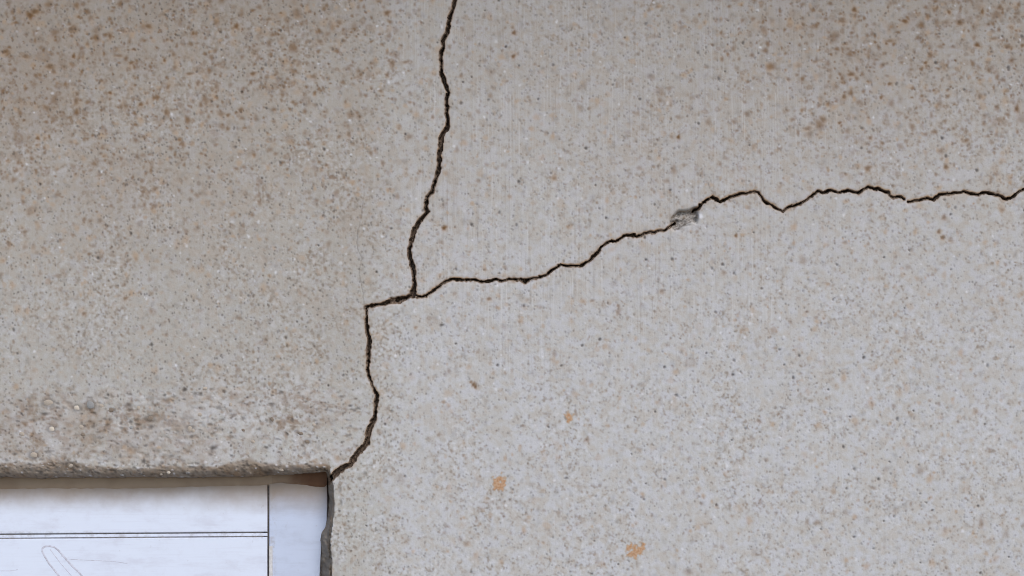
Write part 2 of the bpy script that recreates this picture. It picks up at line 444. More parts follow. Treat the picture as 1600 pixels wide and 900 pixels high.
# marks that can be recognised one by one (u, v, ru, rv, strength, ring)
for (u, v, ru, rv, a, ring) in [
    (47,24,8,7,.9,0),(54,18,8,6,.8,0),(61,11,5,5,.45,0),(113,46,7,6.5,.8,.55),(115,88,4,4,.85,0),(78,104,7,6,.7,0),(84,112,4,5,.6,0),(40,88,6,5,.6,0),
    (8,81,7,4.5,.75,0),(172,56,4.5,6,.7,0),(192,48,5,5,.5,0),(232,41,6,5,.7,0),(209,77,3.5,3,.7,0),(261,62,3,3.5,.6,0),(205,98,5,3.5,.7,0),(185,87,8,3,.5,0),
    (302,52,3.5,4,.75,0),(369,41,5,5,.85,0),(257,94,3,3.5,.8,0),(271,85,4,4,.5,0),(172,145,3.5,3.5,.85,0),(158,126,4,4,.6,0),(220,163,5,3.5,.75,0),(119,158,5,7,.65,0),
    (260,175,4,8,.65,0),(376,172,5,5,.7,0),(356,180,3.5,3.5,.7,0),(309,130,4,6,.6,0),(262,136,3.5,5,.6,0),(311,108,8,8,.4,.5),(296,115,8,3,.6,0),(59,216,3.5,4,.8,0),
    (225,214,4,4,.6,0),(395,115,6,3.5,.75,0),(398,82,6,8,.4,0),(338,135,5,6,.5,0),(322,160,4,7,.5,0),(195,165,4,10,.35,0),
    (1335,15,4,6,.85,0),(1316,33,7,4,.6,0),(1414,33,6,4.5,.85,0),(1483,19,3.5,4,.75,0),(1500,35,7,5,.75,0),(1535,18,3.5,5,.8,0),(1562,12,6,5,.65,0),(1527,70,4.5,5,.9,0),
    (1446,98,4,3,.8,0),(1385,68,3,2.5,.75,0),(1390,64,10,3,.5,0),(1320,69,6,3,.5,0),(1330,116,6,5,.75,0),(1316,122,4,5,.6,0),(1390,131,4,3.5,.75,0),(1377,152,3.5,4,.75,0),
    (1286,187,7,6,.6,0),(1312,192,3.5,3,.75,0),(1319,151,4.5,4.5,.7,0),(1360,215,4,4,.6,0),(1510,219,4,4,.6,0),(1589,170,5,7,.75,0),(1560,187,8,5,.4,0),(1531,150,4.5,6,.5,0),
    (1262,201,8,4,.5,0),(1575,73,8,4,.65,0),(1598,71,4,4,.7,0),(1553,60,9,3,.5,0),(1232,124,4,3.5,.5,0),(1274,96,6,3,.5,0),(1255,38,3.5,3.5,.6,0),(1478,35,9,4,.4,0),
    (1060,214,3.5,3.5,.95,0),(694,356,5,4.5,.95,0),(803,51,4.5,4,.8,0),(802,88,4,4,.8,0),(801,43,3,4,.4,0),(658,35,3,3,.5,0),(1356,263,6,6,.65,0),(1478,261,5,4.5,.75,0),
    (1321,272,4,3,.5,0),(1371,287,5,3.5,.3,0),(1475,340,5,5,.55,0),(1467,362,4,4,.65,0),(1473,371,4.5,4,.7,0),(1485,376,6,3,.4,0),(1320,379,5,4,.35,0),(1150,368,3.5,3.5,.8,0),
    (764,467,4,4,.6,0),(710,459,3.5,4.5,.35,0),(740,601,4,4,.8,0),(743,604,3,4.5,.8,0),(736,597,3.5,2.5,.6,0),(925,470,4,3,.35,0),(966,487,5,7,.4,0),(966,478,3,4,.5,0),
    (1034,455,4,4,.5,0),(917,687,5,4.5,.5,0),(1208,515,5,5,.3,.4),(1533,818,5,9,.4,0),(1186,658,4,4,.45,0),(49,329,8,8,.55,.6),(14,381,5,5,.7,.3),(196,466,4.5,4,.6,0),
    (131,490,4,4,.6,0),(345,178,7,5,.5,0),(545,210,4,7,.5,0),(510,258,3.5,3.5,.6,0),(430,117,4,3,.6,0),(460,95,5,4,.5,0),(490,120,7,4,.5,0),(560,120,5,4,.4,0),
    (605,20,6,5,.75,0),(613,98,6,5,.6,0),(634,97,7,2.5,.5,0),(605,117,4,4,.6,0),(595,142,4,4,.5,0),(580,138,3,3,.5,0),(530,35,5,5,.5,0),(598,255,4,5,.45,0),(656,268,3,3,.5,0),
    (640,160,4,3,.4,0),(676,183,3.5,3.5,.5,0),(465,24,5,4,.5,0),(420,30,5,4,.5,0),(440,60,4,4,.4,0),(500,65,6,4,.5,0)]:
    stamp(rust, u, v, ru * 0.95, rv * 0.95, min(1, a * 1.1), 0.8, ring, 0.45, 0.25)
    stamp(tan, u + 1, v + 1, ru * 1.5, rv * 1.5, a * 0.5, 1.0)
    stamp(pit, u - 1, v, ru * 0.5, rv * 0.5, a * 0.35, 0.9)
for (u, v, ru, rv, a) in [(275,571,2.5,2.5,.9),(460,405,2,2,.7),(220,685,2.5,2.5,.9),(321,722,3,2.5,.95),(138,745,3,2.4,1),(188,745,2.5,2,.6),(81,748,2,1.6,.8),(280,748,4,1.6,.7),
                          (1095,338,4,4,1),(618,556,3,3,.8),(694,118,3,3.5,.8),(598,35,2.2,2.2,.6),(648,485,2.5,4,.7),(1135,730,2,4,.5),(775,65,3,3,.4),(100,741,2,1.6,.6),(250,746,2.4,1.8,.6)]:
    stamp(pale, u, v, ru, rv, a, 0.7, 0, 0.3, -0.4)
for (u, v, ru, rv, a) in [(288,609,4,4,.9),(69,647,7,3,.7),(333,700,6,4,.85),(416,699,4,3,.75),(434,660,3,3,.6),(480,690,6,5,.55),(342,637,6,4,.5),(224,721,4.5,4,.8),(165,622,5,2,.6),
                          (85,656,10,3,.25),(203,641,4,3,.6),(175,641,6,5,.5),(163,655,3,3,.35),(361,653,3,2.2,.7),(361,676,2,2,.8),(456,657,4,3.5,.6),(424,633,6,4,.5),(424,658,4,6,.5),(235,668,5,4,.6),
                          (200,634,6,5,.55),(76,706,8,3,.5),(187,713,3,4,.5),(140,622,6,2.5,.35),(75,619,8,3,.25),(58,634,4,3,.3),(89,637,3,3,.5),(378,734,4,3,.6),(415,740,10,4,.6),(60,741,4,3,.6),
                          (588,425,2.2,2,.95),(690,508,4,3,.8),(780,427,2,2,.7),(818,478,2.5,2.5,.7),(570,740,4,5,.4),(531,765,3,8,.45),(533,785,3,5,.5),(885,747,3.5,2.5,.7),(588,425,2,2,.9)]:
    stamp(pit, u, v, ru, rv, a, 0.8, 0, 0.4, 0.5)
for (u, v, ru, rv, a) in [(575,440,6,6,.55),(757,418,3,6,.7),(660,438,5,5,.6),(590,525,7,6,.5),(602,570,6,6,.45),(1020,700,5,5,.4),(924,602,4,4,.6),(865,563,5,5,.5),(740,670,3,4,.5),(812,700,3,6,.7),
                          (1037,755,5,5,.5),(1091,765,5,5,.5),(888,826,4,5,.5),(733,850,5,4,.5),(766,806,4,5,.5),(1210,516,6,6,.5),(700,615,7,6,.5)]:
    stamp(tan, u, v, ru, rv, a, 0.9, 0.3, 0.35)
for (u, v, ru, rv) in ((75,629,13,8.5),(141,632,9.5,10),(120,637,8,7),(52,711,9,7),(80,670,7,7),(296,670,7,8),(234,654,9,7),(110,727,10,7)):
    stamp(pit, u, v + 0.5, ru, rv, 0.62, 0.7, 0.9, 0.3, 0.3)
for _ in range(3):                                       # dark nicks along the brown arcs above the window
    for (x0, y0, x1, y1) in ((440,612,500,630),(500,630,540,640),(95,652,60,655),(180,650,215,648)):
        t = random.random()
        for k in range(10):
            t = random.random()
            stamp(rust, x0 + (x1 - x0) * t, y0 + (y1 - y0) * t + random.uniform(-2, 2), random.uniform(2, 5), random.uniform(1.2, 2.4), random.uniform(.3, .6), 0.9)

# hairline crack left of the junction, and the straight day-joint under it
HL = [(569,300,.5),(566,320,.6),(564.6,339,.8),(561,352,.9),(558,367.8,1.),(558.3,388.6,1.),(562,396,1.),(565.5,402.7,1.1),(563,414,1.),(560.8,424.5,1.),(562,433,1.),(564.6,441.5,.9),(566.5,455,.9),(568.3,471.7,.9),(570,479,1)]
for (x0, y0, a0), (x1, y1, a1) in zip(HL[:-1], HL[1:]):
    n = int(math.hypot(x1 - x0, y1 - y0) / 0.8) + 1
    for k in range(n):
        t = k / n
        stamp(pit, x0 + (x1 - x0) * t + math.sin(t * 9) * 0.5, y0 + (y1 - y0) * t, 0.95, 0.95, (a0 + (a1 - a0) * t) * random.uniform(.22, .46), 0.7, 0, 0.2, 0.10)
for (u0, u1, v0, a) in ((795,815,450,.25),(700,770,437,.0)):
    pass

# tan staining on the upper lips of the cracks, dirt right at the edge
cr_above = np.zeros(U.shape)
sh = 2
cr_above[:-sh] = CRN[sh:]                                # what lies just below this point
tan_lip = sstep(-1.8, 0.4, cr_above) * sstep(-4.6, -0.8, CRN) * (CRN < 0.4)
tan = np.maximum(tan, tan_lip * np.clip(0.75 + 1.2 * fbm(U, V, 14, 2, 61), 0.1, 1.0))
rust = np.maximum(rust, sstep(-1.3, 0.1, CR) * 0.85)
pit = np.maximum(pit, sstep(-0.6, 0.5, CR) * 0.75)
tan = np.maximum(tan, sstep(6, 1.5, SIDE - np.maximum(CR + SIDE, 0)) * 0.25 * (fbm(U, V, 16, 2, 62) + 0.5))
rust = np.maximum(rust, sstep(-2.4, -0.2, CRN) * 0.35 * np.clip(fbm(U, V, 9, 2, 63) * 3 + 0.4, 0, 1))
rub = sstep(604, 612, U) * sstep(642, 634, U) * sstep(462, 466, V) * sstep(480, 474, V)
rub_l = rub * (V > 467)

# chipped hollow on the long crack
def inpoly(poly):
    ins = np.zeros(U.shape, bool)
    n = len(poly)
    for k in range(n):
        x0, y0 = poly[k]; x1, y1 = poly[(k + 1) % n]
        cond = ((y0 > V) != (y1 > V))
        xin = (x1 - x0) * (V - y0) / ((y1 - y0) if y1 != y0 else 1e-9) + x0
        ins ^= cond & (U < xin)
    return ins
chip_poly = [(1046,350),(1049,341),(1054,336),(1060,329.5),(1068,330),(1076,328.5),(1085,324.5),(1092,325),(1089,331),(1091,340),(1088,349),(1082,346),(1074,350),(1066,354),(1058,360),(1052,359)]
wu = U + 0; CH = inpoly(chip_poly)
def blur(a, n):
    b = a.astype(float)
    for _ in range(n):
        b = (b + np.roll(b, 1, 0) + np.roll(b, -1, 0) + np.roll(b, 1, 1) + np.roll(b, -1, 1)) / 5
    return b
CHS = blur(CH, 5)
CHM = (CHS + fbm(U, V, 6, 2, 71) * 0.5) > 0.5
chn = fbm(U, V, 9, 3, 72)
H += CHS * 3.4 + CHM * (chn + 0.25) * 4.0 * CHS + sstep(338, 330, V) * CHS * 0.8
pit = np.maximum(pit, CHM * sstep(0.05, 0.25, chn) * 0.25)
tan = np.maximum(tan, CHM * sstep(0.95, 0.45, CHS) * (V < 342) * 0.7)
pit = np.maximum(pit, CHM * sstep(0.62, 0.45, CHS) * (V < 342) * 0.35)
for (u, v, ru, rv, a) in ((1058,346,7,3,.55),(1082,333,9,3.5,.65),(1086,343,3,5,.40),(1071,352,9,1.6,.4),(1088,326,5,2.5,.7)):
    stamp(pit, u, v, ru, rv, a, 0.8, 0, 0.4, 1.2)

# crumbled bed of the left arm
LBm = (CRN > -3) & (rub > 0.3)
cn = fbm(U, V, 5, 2, 73)
rub_depth = rub * sstep(-3.5, 1, CRN) * (1.5 + 6 * np.clip(cn + 0.1, 0, 1))

# crack cavity
depth = 8.5 * sstep(0.0, 1.5, CRN) * (1 - 0.72 * rub * (cn < 0.12) * (V > 467))
depth = depth * np.where((CID == 1) & (V > 418) & (V < 430), 0.35 + 0.6 * (cn > 0), 1.0)
H_before = H.copy()
H = np.maximum(H, 0) * (CRN <= 0) + H * (CRN > 0) + depth + rub_depth
DJ = ER - U
fil = (DJ > 0) & (V > EB) & (V < WIN_B)
H = np.where((DO > 0) & (DJ > 24), np.maximum(H, 12.0), H)
H = np.where(fil & (DJ <= 24), 7.0 + DJ * (1.7 - 0.8 * sstep(812, 845, V)) + fbm(U, V, 10, 3, 93) * 6 + fbm(U, V, 4, 2, 94) * 2, H)
H = np.where((DO > 1.3) & (DJ > 24), 62.0, H)

def rot(a): return U * math.cos(a) + V * math.sin(a), -U * math.sin(a) + V * math.cos(a)
# broad dirt, painted edge shade, cool limewash tone and brush marks
n1 = fbm(U, V, 170, 4, 41); n2 = fbm(U, V, 34, 4, 42)
topw = sstep(430, -40, V)
tl = sstep(700, 250, U) * topw; trr = sstep(950, 1420, U) * sstep(330, -40, V)
left_bay = sstep(640, 545, U)
grime_shade = 0.015 + 0.26 * sstep(760, 60, V) + 0.05 * topw + 0.17 * left_bay * sstep(720, 560, V) + 0.20 * tl + 0.26 * trr
grime_shade = np.clip(grime_shade * (1 + 0.9 * n1) * 0.85 + (0.06 + 0.30 * np.maximum(tl, trr)) * np.maximum(n2, -0.05), 0, 0.6)
grime_shade = np.maximum(grime_shade, sstep(-0.02, 0.22, under) * 0.80 * (1 + 0.8 * n2))  # paints in the shade of the down-turned lintel edge
grime_shade = np.maximum(grime_shade, band * np.clip(0.20 + 0.9 * fbm(*rot(0.9), 48, 4, 77) + 0.10 * sstep(330, 60, U), 0, 0.5))
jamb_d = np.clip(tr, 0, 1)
grime_shade = np.maximum(grime_shade, sstep(0.1, 0.5, jamb_d) * (V > 745) * 0.60)  # shade on the rounded jamb edge, put into the colour
cool = np.clip(0.02 + 0.80 * sstep(560, 700, U) * sstep(-50, 650, V) + 0.35 * sstep(560, 640, U) + 0.25 * band + n1 * 0.8, 0, 1)
cool = np.clip(cool + sstep(1.5, -1.5, 567 - U) * 0.10 * sstep(340, 400, V) - sstep(-1.5, 1.5, 567 - U) * 0.10 * sstep(340, 420, V), 0, 1)
brushed = np.clip(sstep(600, 700, U) * sstep(1500, 1000, U) * sstep(620, 380, V) * 0.9 + 0.30, 0, 1)
brushed = np.clip(brushed * (1 + 1.6 * fbm(U, V, 80, 2, 57)), 0, 1)
pale = np.maximum(pale, band * np.clip(fbm(U * 0.55, V, 26, 4, 43) * 1.0, 0, 0.18))
rust = np.maximum(rust, band * np.clip((fbm(*rot(0.5), 15, 4, 44) + fbm(*rot(1.7), 7, 2, 59) * 0.4) * 3.0 - 0.10, 0, 0.50) * (0.25 + 0.75 * np.maximum(np.maximum(sstep(130, 60, np.hypot(U - 80, (V - 645) * 2.2)), sstep(110, 50, np.hypot(U - 205, (V - 645) * 2.0))), sstep(90, 30, np.hypot(U - 440, (V - 650) * 1.6)))))
pale *= (1 - 0.8 * sstep(0.2, 0.5, under) * (pale < 0.5))

grime_shade = np.where(fil, 0.70, grime_shade)  # shadowed reveal painted dark grey-brown
pit = np.where(fil, 0.10 + 0.8 * np.clip(fbm(U, V, 9, 3, 95) + 0.2, 0, 1), pit)  # dark flecks within the painted reveal shade
pale = np.where(fil, 0, pale)
def rot(a): return U * math.cos(a) + V * math.sin(a), -U * math.sin(a) + V * math.cos(a)
r1, r2, r3 = rot(0.6), rot(1.3), rot(2.2)
fine = (fbm(*r1, 2.9, 1, 45) + fbm(*r2, 3.6, 1, 46) + fbm(*r3, 4.8, 1, 50)) / 1.3
wide = fbm(*r2, 16, 3, 51) + fbm(*r3, 45, 2, 48) * 0.5
busy = np.clip(0.75 + 1.4 * fbm(U, V, 60, 3, 52) - 0.35 * brushed, 0.35, 1.2) * (1 - 0.25 * sstep(560, 680, U))
mottle = np.clip(0.5 + fine * 0.78 * busy + wide * 0.12, 0, 1)
for _ in range(3200):                                    # small dark flecks drawn out by the trowel
    u, v = rnd_pt(); r = random.uniform(1.2, 2.8)
    stamp(pit, u, v, r * random.uniform(0.7, 1.6), r * random.uniform(0.7, 1.6), random.uniform(0.06, 0.30), 1.0, random.choice((0, 0, .5)), 0.5)
tone = np.clip(0.5 + (fbm(*r1, 11, 3, 47) + fbm(*r3, 7, 2, 53) * 0.7) * 1.25, 0, 1)

# away from the finely meshed area the node noise carries the grain instead of the vertices
far = np.clip(np.maximum(np.maximum(-30 - U, U - 1630), np.maximum(-30 - V, V - 930)) / 14.0, 0, 1)
mottle = 0.5 + (mottle - 0.5) * (1 - far); tone = 0.5 + (tone - 0.5) * (1 - far)
grime_shade = grime_shade + far * (0.10 * sstep(640, 545, U) - 0.02)
grime_shade = np.clip(np.where((far > 0.5) & (DO < -60), np.minimum(grime_shade, 0.5), grime_shade), 0, 1)
for arr in (rust, tan, pale, pit):
    arr *= 1 - far * (SIDE > 12) * (DO < -40)
H = np.where((DO < -60) & (SIDE > 20), H * (1 - 0.85 * far), H)

# splashes of orange paint
OR = np.full(U.shape, -9.0)
for (u, v, ru, rv, sd_) in ((779,748,8,5,1),(780,759,8,7,2),(786,753,5,9,7),(774,756,4,10,8),(990,862,10,9,3),(998,859,8,9,4),(984,857,7,5,5),(889,651,5,6,6)):
    rr = 1 - np.hypot((U - u) / ru, (V - v) / rv)
    OR = np.maximum(OR, rr)
OR = OR + fbm(*rot(0.7), 6, 2, 81) * 1.0 + fbm(*rot(2.0), 3.4, 1, 82) * 0.9 + 0.0
for (u, v, ru, rv) in ((988,859,3,2.2),(995,856,1.6,3.2),(783,754,2.4,2),(776,764,2,2),(889,652,2,2.4),(893,647,2,2)):
    OR -= np.clip(1.0 - np.hypot((U - u) / ru, (V - v) / rv), 0, 1) * 1.2
OR[np.hypot(U - 889, V - 651) < 14] += 0.16
ORM = OR > 0.02
tan = np.maximum(tan, sstep(-0.40, 0.05, OR) * 0.85)
H -= sstep(0.0, 0.3, OR) * 0.12

# ------------------------------------------------------------------ meshes out of the height field
X = (U - 800.0) * S; Z = ZC + (450.0 - V) * S; Y = H * 0.001
VX = np.stack([X, Y, Z], -1).reshape(-1, 3).astype(np.float32)
idx = np.arange(nu * nv).reshape(nv, nu)
quads = np.stack([idx[:-1, :-1], idx[1:, :-1], idx[1:, 1:], idx[:-1, 1:]], -1)
def cell_any(a, f=np.max):
    return f(np.stack([a[:-1, :-1], a[1:, :-1], a[1:, 1:], a[:-1, 1:]]), axis=0)
alive = ~((cell_any(DO, np.min) > 1.3) & (cell_any(DJ, np.min) > 24))
c_cr = cell_any(CRN, np.max) > 0.35
c_id = cell_any(np.where(CRN > -1, CID, 0), np.max)
c_ch = (cell_any(CHM.astype(float), np.mean) > 0.5) & ~c_cr
c_or = cell_any(ORM.astype(float), np.mean) > 0.5
ATTR = dict(far=far, mottle=mottle, tone=tone, rust=rust, pit=pit, tan=tan, pale=pale, grime_shade=grime_shade, cool=cool, brushed=brushed)

def grid_mesh(name, mask, smooth=True, extra=None):
    q = quads[mask].reshape(-1, 4)
    used, inv = np.unique(q, return_inverse=True)
    v = VX[used]; f = inv.reshape(-1, 4)
    if extra is not None:
        ev, ef = extra
        f = np.concatenate([f, ef + len(v)]); v = np.concatenate([v, ev])
    me = bpy.data.meshes.new(name)
    me.vertices.add(len(v)); me.vertices.foreach_set('co', v.astype(np.float32).ravel())
    me.loops.add(len(f) * 4); me.loops.foreach_set('vertex_index', f.astype(np.int32).ravel())
    me.polygons.add(len(f))
    me.polygons.foreach_set('loop_start', np.arange(0, len(f) * 4, 4, dtype=np.int32))
    me.polygons.foreach_set('use_smooth', np.full(len(f), smooth))
    for k, arr in ATTR.items():
        at = me.attributes.new(k, 'FLOAT', 'POINT')
        val = np.zeros(len(v), np.float32); val[:len(used)] = np.clip(arr.reshape(-1)[used], 0, 1)
        at.data.foreach_set('value', val)
    me.update(calc_edges=True)
    return me

# outer ends, top and back of the wall
x0, x1, z0, z1 = X.min(), X.max(), Z.min(), Z.max()
T = 0.22
ev = np.array([(x0,0.004,z0),(x1,0.004,z0),(x1,0.004,z1),(x0,0.004,z1),(x0,T,z0),(x1,T,z0),(x1,T,z1),(x0,T,z1)], np.float32)
ef = np.array([(0,1,5,4),(1,2,6,5),(2,3,7,6),(3,0,4,7),(4,5,6,7)])
wall_mask = alive & ~c_cr & ~c_ch & ~c_or
wall = link('concrete_wall', grid_mesh('concrete_wall', wall_mask, True, (ev, ef)), M_CONC)
wall['label'] = 'speckled grey concrete wall split by branching cracks above and beside the window'
wall['category'] = 'wall'
wall['kind'] = 'thing'

crack_labels = {1: 'wide dark crack climbing to the top edge', 2: 'short crumbling crack stepping left from the junction', 3: 'jagged crack dropping to the window corner',
                4: 'thin crack running right from the junction to the chipped hollow', 5: 'thin zigzag crack right of the chipped hollow', 6: 'thin crack at the right edge past a small break'}
for cid, lab in crack_labels.items():
    mk = alive & c_cr & (c_id == cid)
    if mk.any():
        o = link('crack', grid_mesh('crack', mk, False), M_CRACK, wall)
        o['label'] = lab
mk = alive & c_ch
o = link('chipped_hollow', grid_mesh('chipped_hollow', mk, True), M_CHIP, wall)
o['label'] = 'shallow grey hollow where the thin crack has broken out'
cu = (U[:-1, :-1] + STEP / 2); cv = (V[:-1, :-1] + STEP / 2)
for (u, v, lab) in ((779,754,'orange paint splash left of the larger one'),(992,860,'largest orange paint splash near the bottom'),(889,651,'small faded orange paint splash')):
    mk = c_or & alive & (np.hypot(cu - u, cv - v) < 26)
    if mk.any():
        o = link('paint_splash', grid_mesh('paint_splash', mk, True), M_PAINT, wall)
        o['label'] = lab

# pebbles of the aggregate that show in the worn strip
M_ST = [stone_material('tan_pebble', (0.33,0.27,0.215), (0.42,0.36,0.30)), stone_material('cream_pebble', (0.50,0.42,0.33), (0.58,0.52,0.45)),
        stone_material('grey_pebble', (0.20,0.195,0.19), (0.33,0.32,0.31)), stone_material('brown_pebble', (0.16,0.125,0.095), (0.25,0.195,0.15))]
peb = []
for m in M_ST:
    bm = bmesh.new()
    bmesh.ops.create_icosphere(bm, subdivisions=2, radius=1.0)
    for vv in bm.verts:
        vv.co *= random.uniform(0.86, 1.08)
    for f in bm.faces: f.smooth = True
    # keep only the front half: the rest is buried
    bmesh.ops.delete(bm, geom=[vv for vv in bm.verts if vv.co.y > 0.45], context='VERTS')
    me = bpy.data.meshes.new('pebble'); bm.to_mesh(me); bm.free(); me.materials.append(m)
    peb.append(me)
def surf(u, v):
    i = int(np.argmin(abs(GU - u))); j = int(np.argmin(abs(GV - v)))
    return float(Y[max(0, j - 2):j + 3, max(0, i - 2):i + 3].mean())
for (u, v, ru, rv, k) in [(75,629,9,5.5,0),(120,637,5.5,4.5,1),(141,632,7,7.5,2),(158,634,4.5,4,0),(81,670,5,5,1),(130,679,4.5,3.5,3),(52,711,7,5,0),(296,670,4.5,6,0),(188,732,8,3.6,0),
                          (110,727,6,4,0),(34,678,6,4,0),(234,654,6,5,3),(173,640,6,4.5,3),(126,667,5,3.6,0),(360,632,3.5,4,0),(312,648,5,3.5,0),(425,655,3.4,5,3),(470,677,5.5,3.6,3),(480,690,5,4,3),
                          (302,673,4,4,0),(187,742,5,3,2),(262,738,3.5,3.5,1),(250,741,3,3.5,0),(320,607,5,3,0),(380,672,3.6,3,3),(216,637,4,5,0),(490,664,4,3,0),(395,690,5,3.2,0),(438,734,5,3,0),(205,668,4,3,2)]:
    y = surf(u, v)
    o = link('pebble', peb[k], None, wall, (wx(u), y + 0.0006, wz(v)))
    o.scale = (ru * S, 0.0011, rv * S)
    o.rotation_euler = (0, random.uniform(-0.5, 0.5), 0)

# ------------------------------------------------------------------ the window in the opening
REC = 0.022                                     # face of the frame behind the wall face
ztop = deep(0, 752, REC)[1]
win = bpy.data.objects.new('window', None)
xs0 = wx(WIN_L) + 0.004
xr = deep(511, 800, REC)[0]
win.location = ((xs0 + xr) / 2, REC, wz(WIN_B))
COL.objects.link(win)
win['label'] = 'pale blue-white aluminium window frame under the cracked lintel, its top corner in view'
win['category'] = 'window'
M_RAIL = metal_material('pale_aluminium', (0.645, 0.68, 0.775), (0.49, 0.48, 0.55), deep(0, 757, REC)[1], 0.026, 0.95)
M_STILE = metal_material('dull_aluminium', (0.50, 0.545, 0.665), (0.36, 0.38, 0.46), deep(0, 757, REC)[1], 0.030, 0.95)
M_SHADE_STAIN = stone_material('brown_shade_stain', (0.27, 0.195, 0.135), (0.32, 0.24, 0.17), 45, 60)
def rust_mat():
    N = NT('rusty_packing')
    sep = N.n('ShaderNodeSeparateXYZ'); geo = N.n('ShaderNodeNewGeometry')
    N.t.links.new(geo.outputs['Position'], sep.inputs[0])
    xx = N.math('ADD', sep.outputs['X'], N.math('MULTIPLY', N.math('SUBTRACT', N.noise(90, 3), 0.5), 0.03))
    f = N.ramp(xx, wx(400), wx(488))
    c = N.mix(f, N.mix(N.noise(45, 3), (0.27, 0.195, 0.135), (0.32, 0.24, 0.17)), N.mix(N.noise(120, 3), (0.105, 0.050, 0.027), (0.16, 0.082, 0.045)))
    return N.finish(c, 0.85, N.noise(60, 3), 0.0002, 0.5)
M_RUST = rust_mat()
M_GASK = stone_material('dark_gasket', (0.075, 0.062, 0.055), (0.14, 0.12, 0.105))
M_SCR = stone_material('scratch_dirt', (0.43, 0.415, 0.47), (0.56, 0.555, 0.63))

def box_mesh(name, x0, x1, y0, y1, z0, z1, bev=0.0006, seg=2, cuts=0):
    bm = bmesh.new()
    bmesh.ops.create_cube(bm, size=1.0)
    for vv in bm.verts:
        vv.co = Vector((x0 + (vv.co.x + .5) * (x1 - x0), y0 + (vv.co.y + .5) * (y1 - y0), z0 + (vv.co.z + .5) * (z1 - z0)))
    if bev: bmesh.ops.bevel(bm, geom=list(bm.edges), offset=bev, segments=seg, affect='EDGES', profile=0.6)
    me = bpy.data.meshes.new(name); bm.to_mesh(me); bm.free()
    for p in me.polygons: p.use_smooth = False
    return me
def part(name, me, mat, label=None):
    o = link(name, me, mat)
    o.parent = win
    o.matrix_parent_inverse.identity()
    o.location = -win.location
    if label: o['label'] = label
    return o

yb = REC + 0.040
dpx = lambda u: deep(u, 800, REC)[0]
dpz = lambda v: deep(0, v, REC)[1]
zbot = wz(WIN_B)
xl = xs0
# head rail: its lower edge falls a hair to the left as in the photograph
def quad_prism(name, pts, y0, y1, bev=0.0005):
    """pts: front outline (x, z), extruded from y0 back to y1"""
    bm = bmesh.new()
    a = [bm.verts.new((x, y0, z)) for x, z in pts]; b = [bm.verts.new((x, y1, z)) for x, z in pts]
    ff = bm.faces.new(a); bm.faces.new(b[::-1])
    n = len(pts)
    for i in range(n): bm.faces.new((a[i], b[i], b[(i + 1) % n], a[(i + 1) % n]))
    bmesh.ops.recalc_face_normals(bm, faces=bm.faces)
    if bev:
        es = [e for e in bm.edges if abs(e.verts[0].co.y - y0) < 1e-6 and abs(e.verts[1].co.y - y0) < 1e-6]
        bmesh.ops.bevel(bm, geom=es, offset=bev, segments=2, affect='EDGES', profile=0.6)
    me = bpy.data.meshes.new(name); bm.to_mesh(me); bm.free()
    return me
tilt = (dpz(831.2) - dpz(834.2)) / (dpx(416) - dpx(0))
def zl(v416, x): return dpz(v416) + (x - dpx(416)) * tilt
xa, xb = xl + 0.05, dpx(417.4)
part('head_rail', quad_prism('head_rail', [(xa, zl(831.6, xa)), (xb, zl(831.2, xb)), (xb, dpz(735)), (xa, dpz(735))], REC, yb, 0.0008), M_RAIL)
part('glazing_bead', quad_prism('glazing_bead', [(xa, zl(838.4, xa)), (xb, zl(837.8, xb)), (xb, zl(833.4, xb)), (xa, zl(833.4, xa))], REC + 0.0012, yb - 0.002, 0.0003), M_RAIL)
zs0 = zl(960, xa)
part('sash_rail', quad_prism('sash_rail', [(xa, zl(965, xa)), (xb, zl(965, xb)), (xb, zl(839.6, xb)), (xa, zl(839.6, xa))], REC - 0.0006, yb), M_RAIL)
# right stile with its bent, torn outer edge
edge = [(509.5,735),(511,765),(511.2,790),(510.6,812),(508.8,826),(508,833),(507.2,839),(503.6,842.5),(502,847),(501.5,862),(500.4,880),(499.4,900),(499,960)]
pts = [(deep(u, v, REC)[0], deep(u, v, REC)[1]) for u, v in edge]
pts = [(pts[-1][0], zbot + 0.03)] + pts[::-1] + [(dpx(420.6), dpz(735)), (dpx(420.6), zbot + 0.03)]
part('frame_stile', quad_prism('frame_stile', pts, REC - 0.0004, yb, 0.0007), M_STILE, 'duller grey-blue upright beside the wall edge')
part('edge_trim', box_mesh('edge_trim', dpx(420.9), dpx(426), REC - 0.0011, REC - 0.0001, zbot + 0.03, dpz(853), 0.0003), stone_material('cream_trim', (0.50,0.48,0.47), (0.60,0.58,0.57)))
part('frame_stile', box_mesh('frame_stile', xl, xl + 0.049, REC, yb, zbot + 0.03, dpz(735)), M_STILE)
part('joint_gasket', box_mesh('joint_gasket', xb - 0.002, dpx(421.4), REC + 0.0022, yb - 0.004, zbot + 0.03, dpz(737), 0), M_GASK)
part('joint_gasket', box_mesh('joint_gasket', xa, xb - 0.003, REC + 0.0020, yb - 0.005, zl(842, xa) - 0.002, zl(829, xb), 0), stone_material('dusty_gasket', (0.16, 0.145, 0.135), (0.27, 0.245, 0.23)))
part('window_sill', box_mesh('window_sill', xl - 0.003, dpx(512), -0.03, yb + 0.02, zbot + 0.001, zbot + 0.028, 0.002), M_RAIL)
def glass_mat():
    N = NT('window_glass')
    return N.finish(N.mix(N.ramp(N.noise(5, 2), 0.3, 0.7), (0.035, 0.04, 0.045), (0.05, 0.055, 0.06)), 0.06, None, spec=0.6)
part('glass_pane', box_mesh('glass_pane', xa, xb, REC + 0.014, REC + 0.019, zbot + 0.03, zl(966, xa), 0), glass_mat())

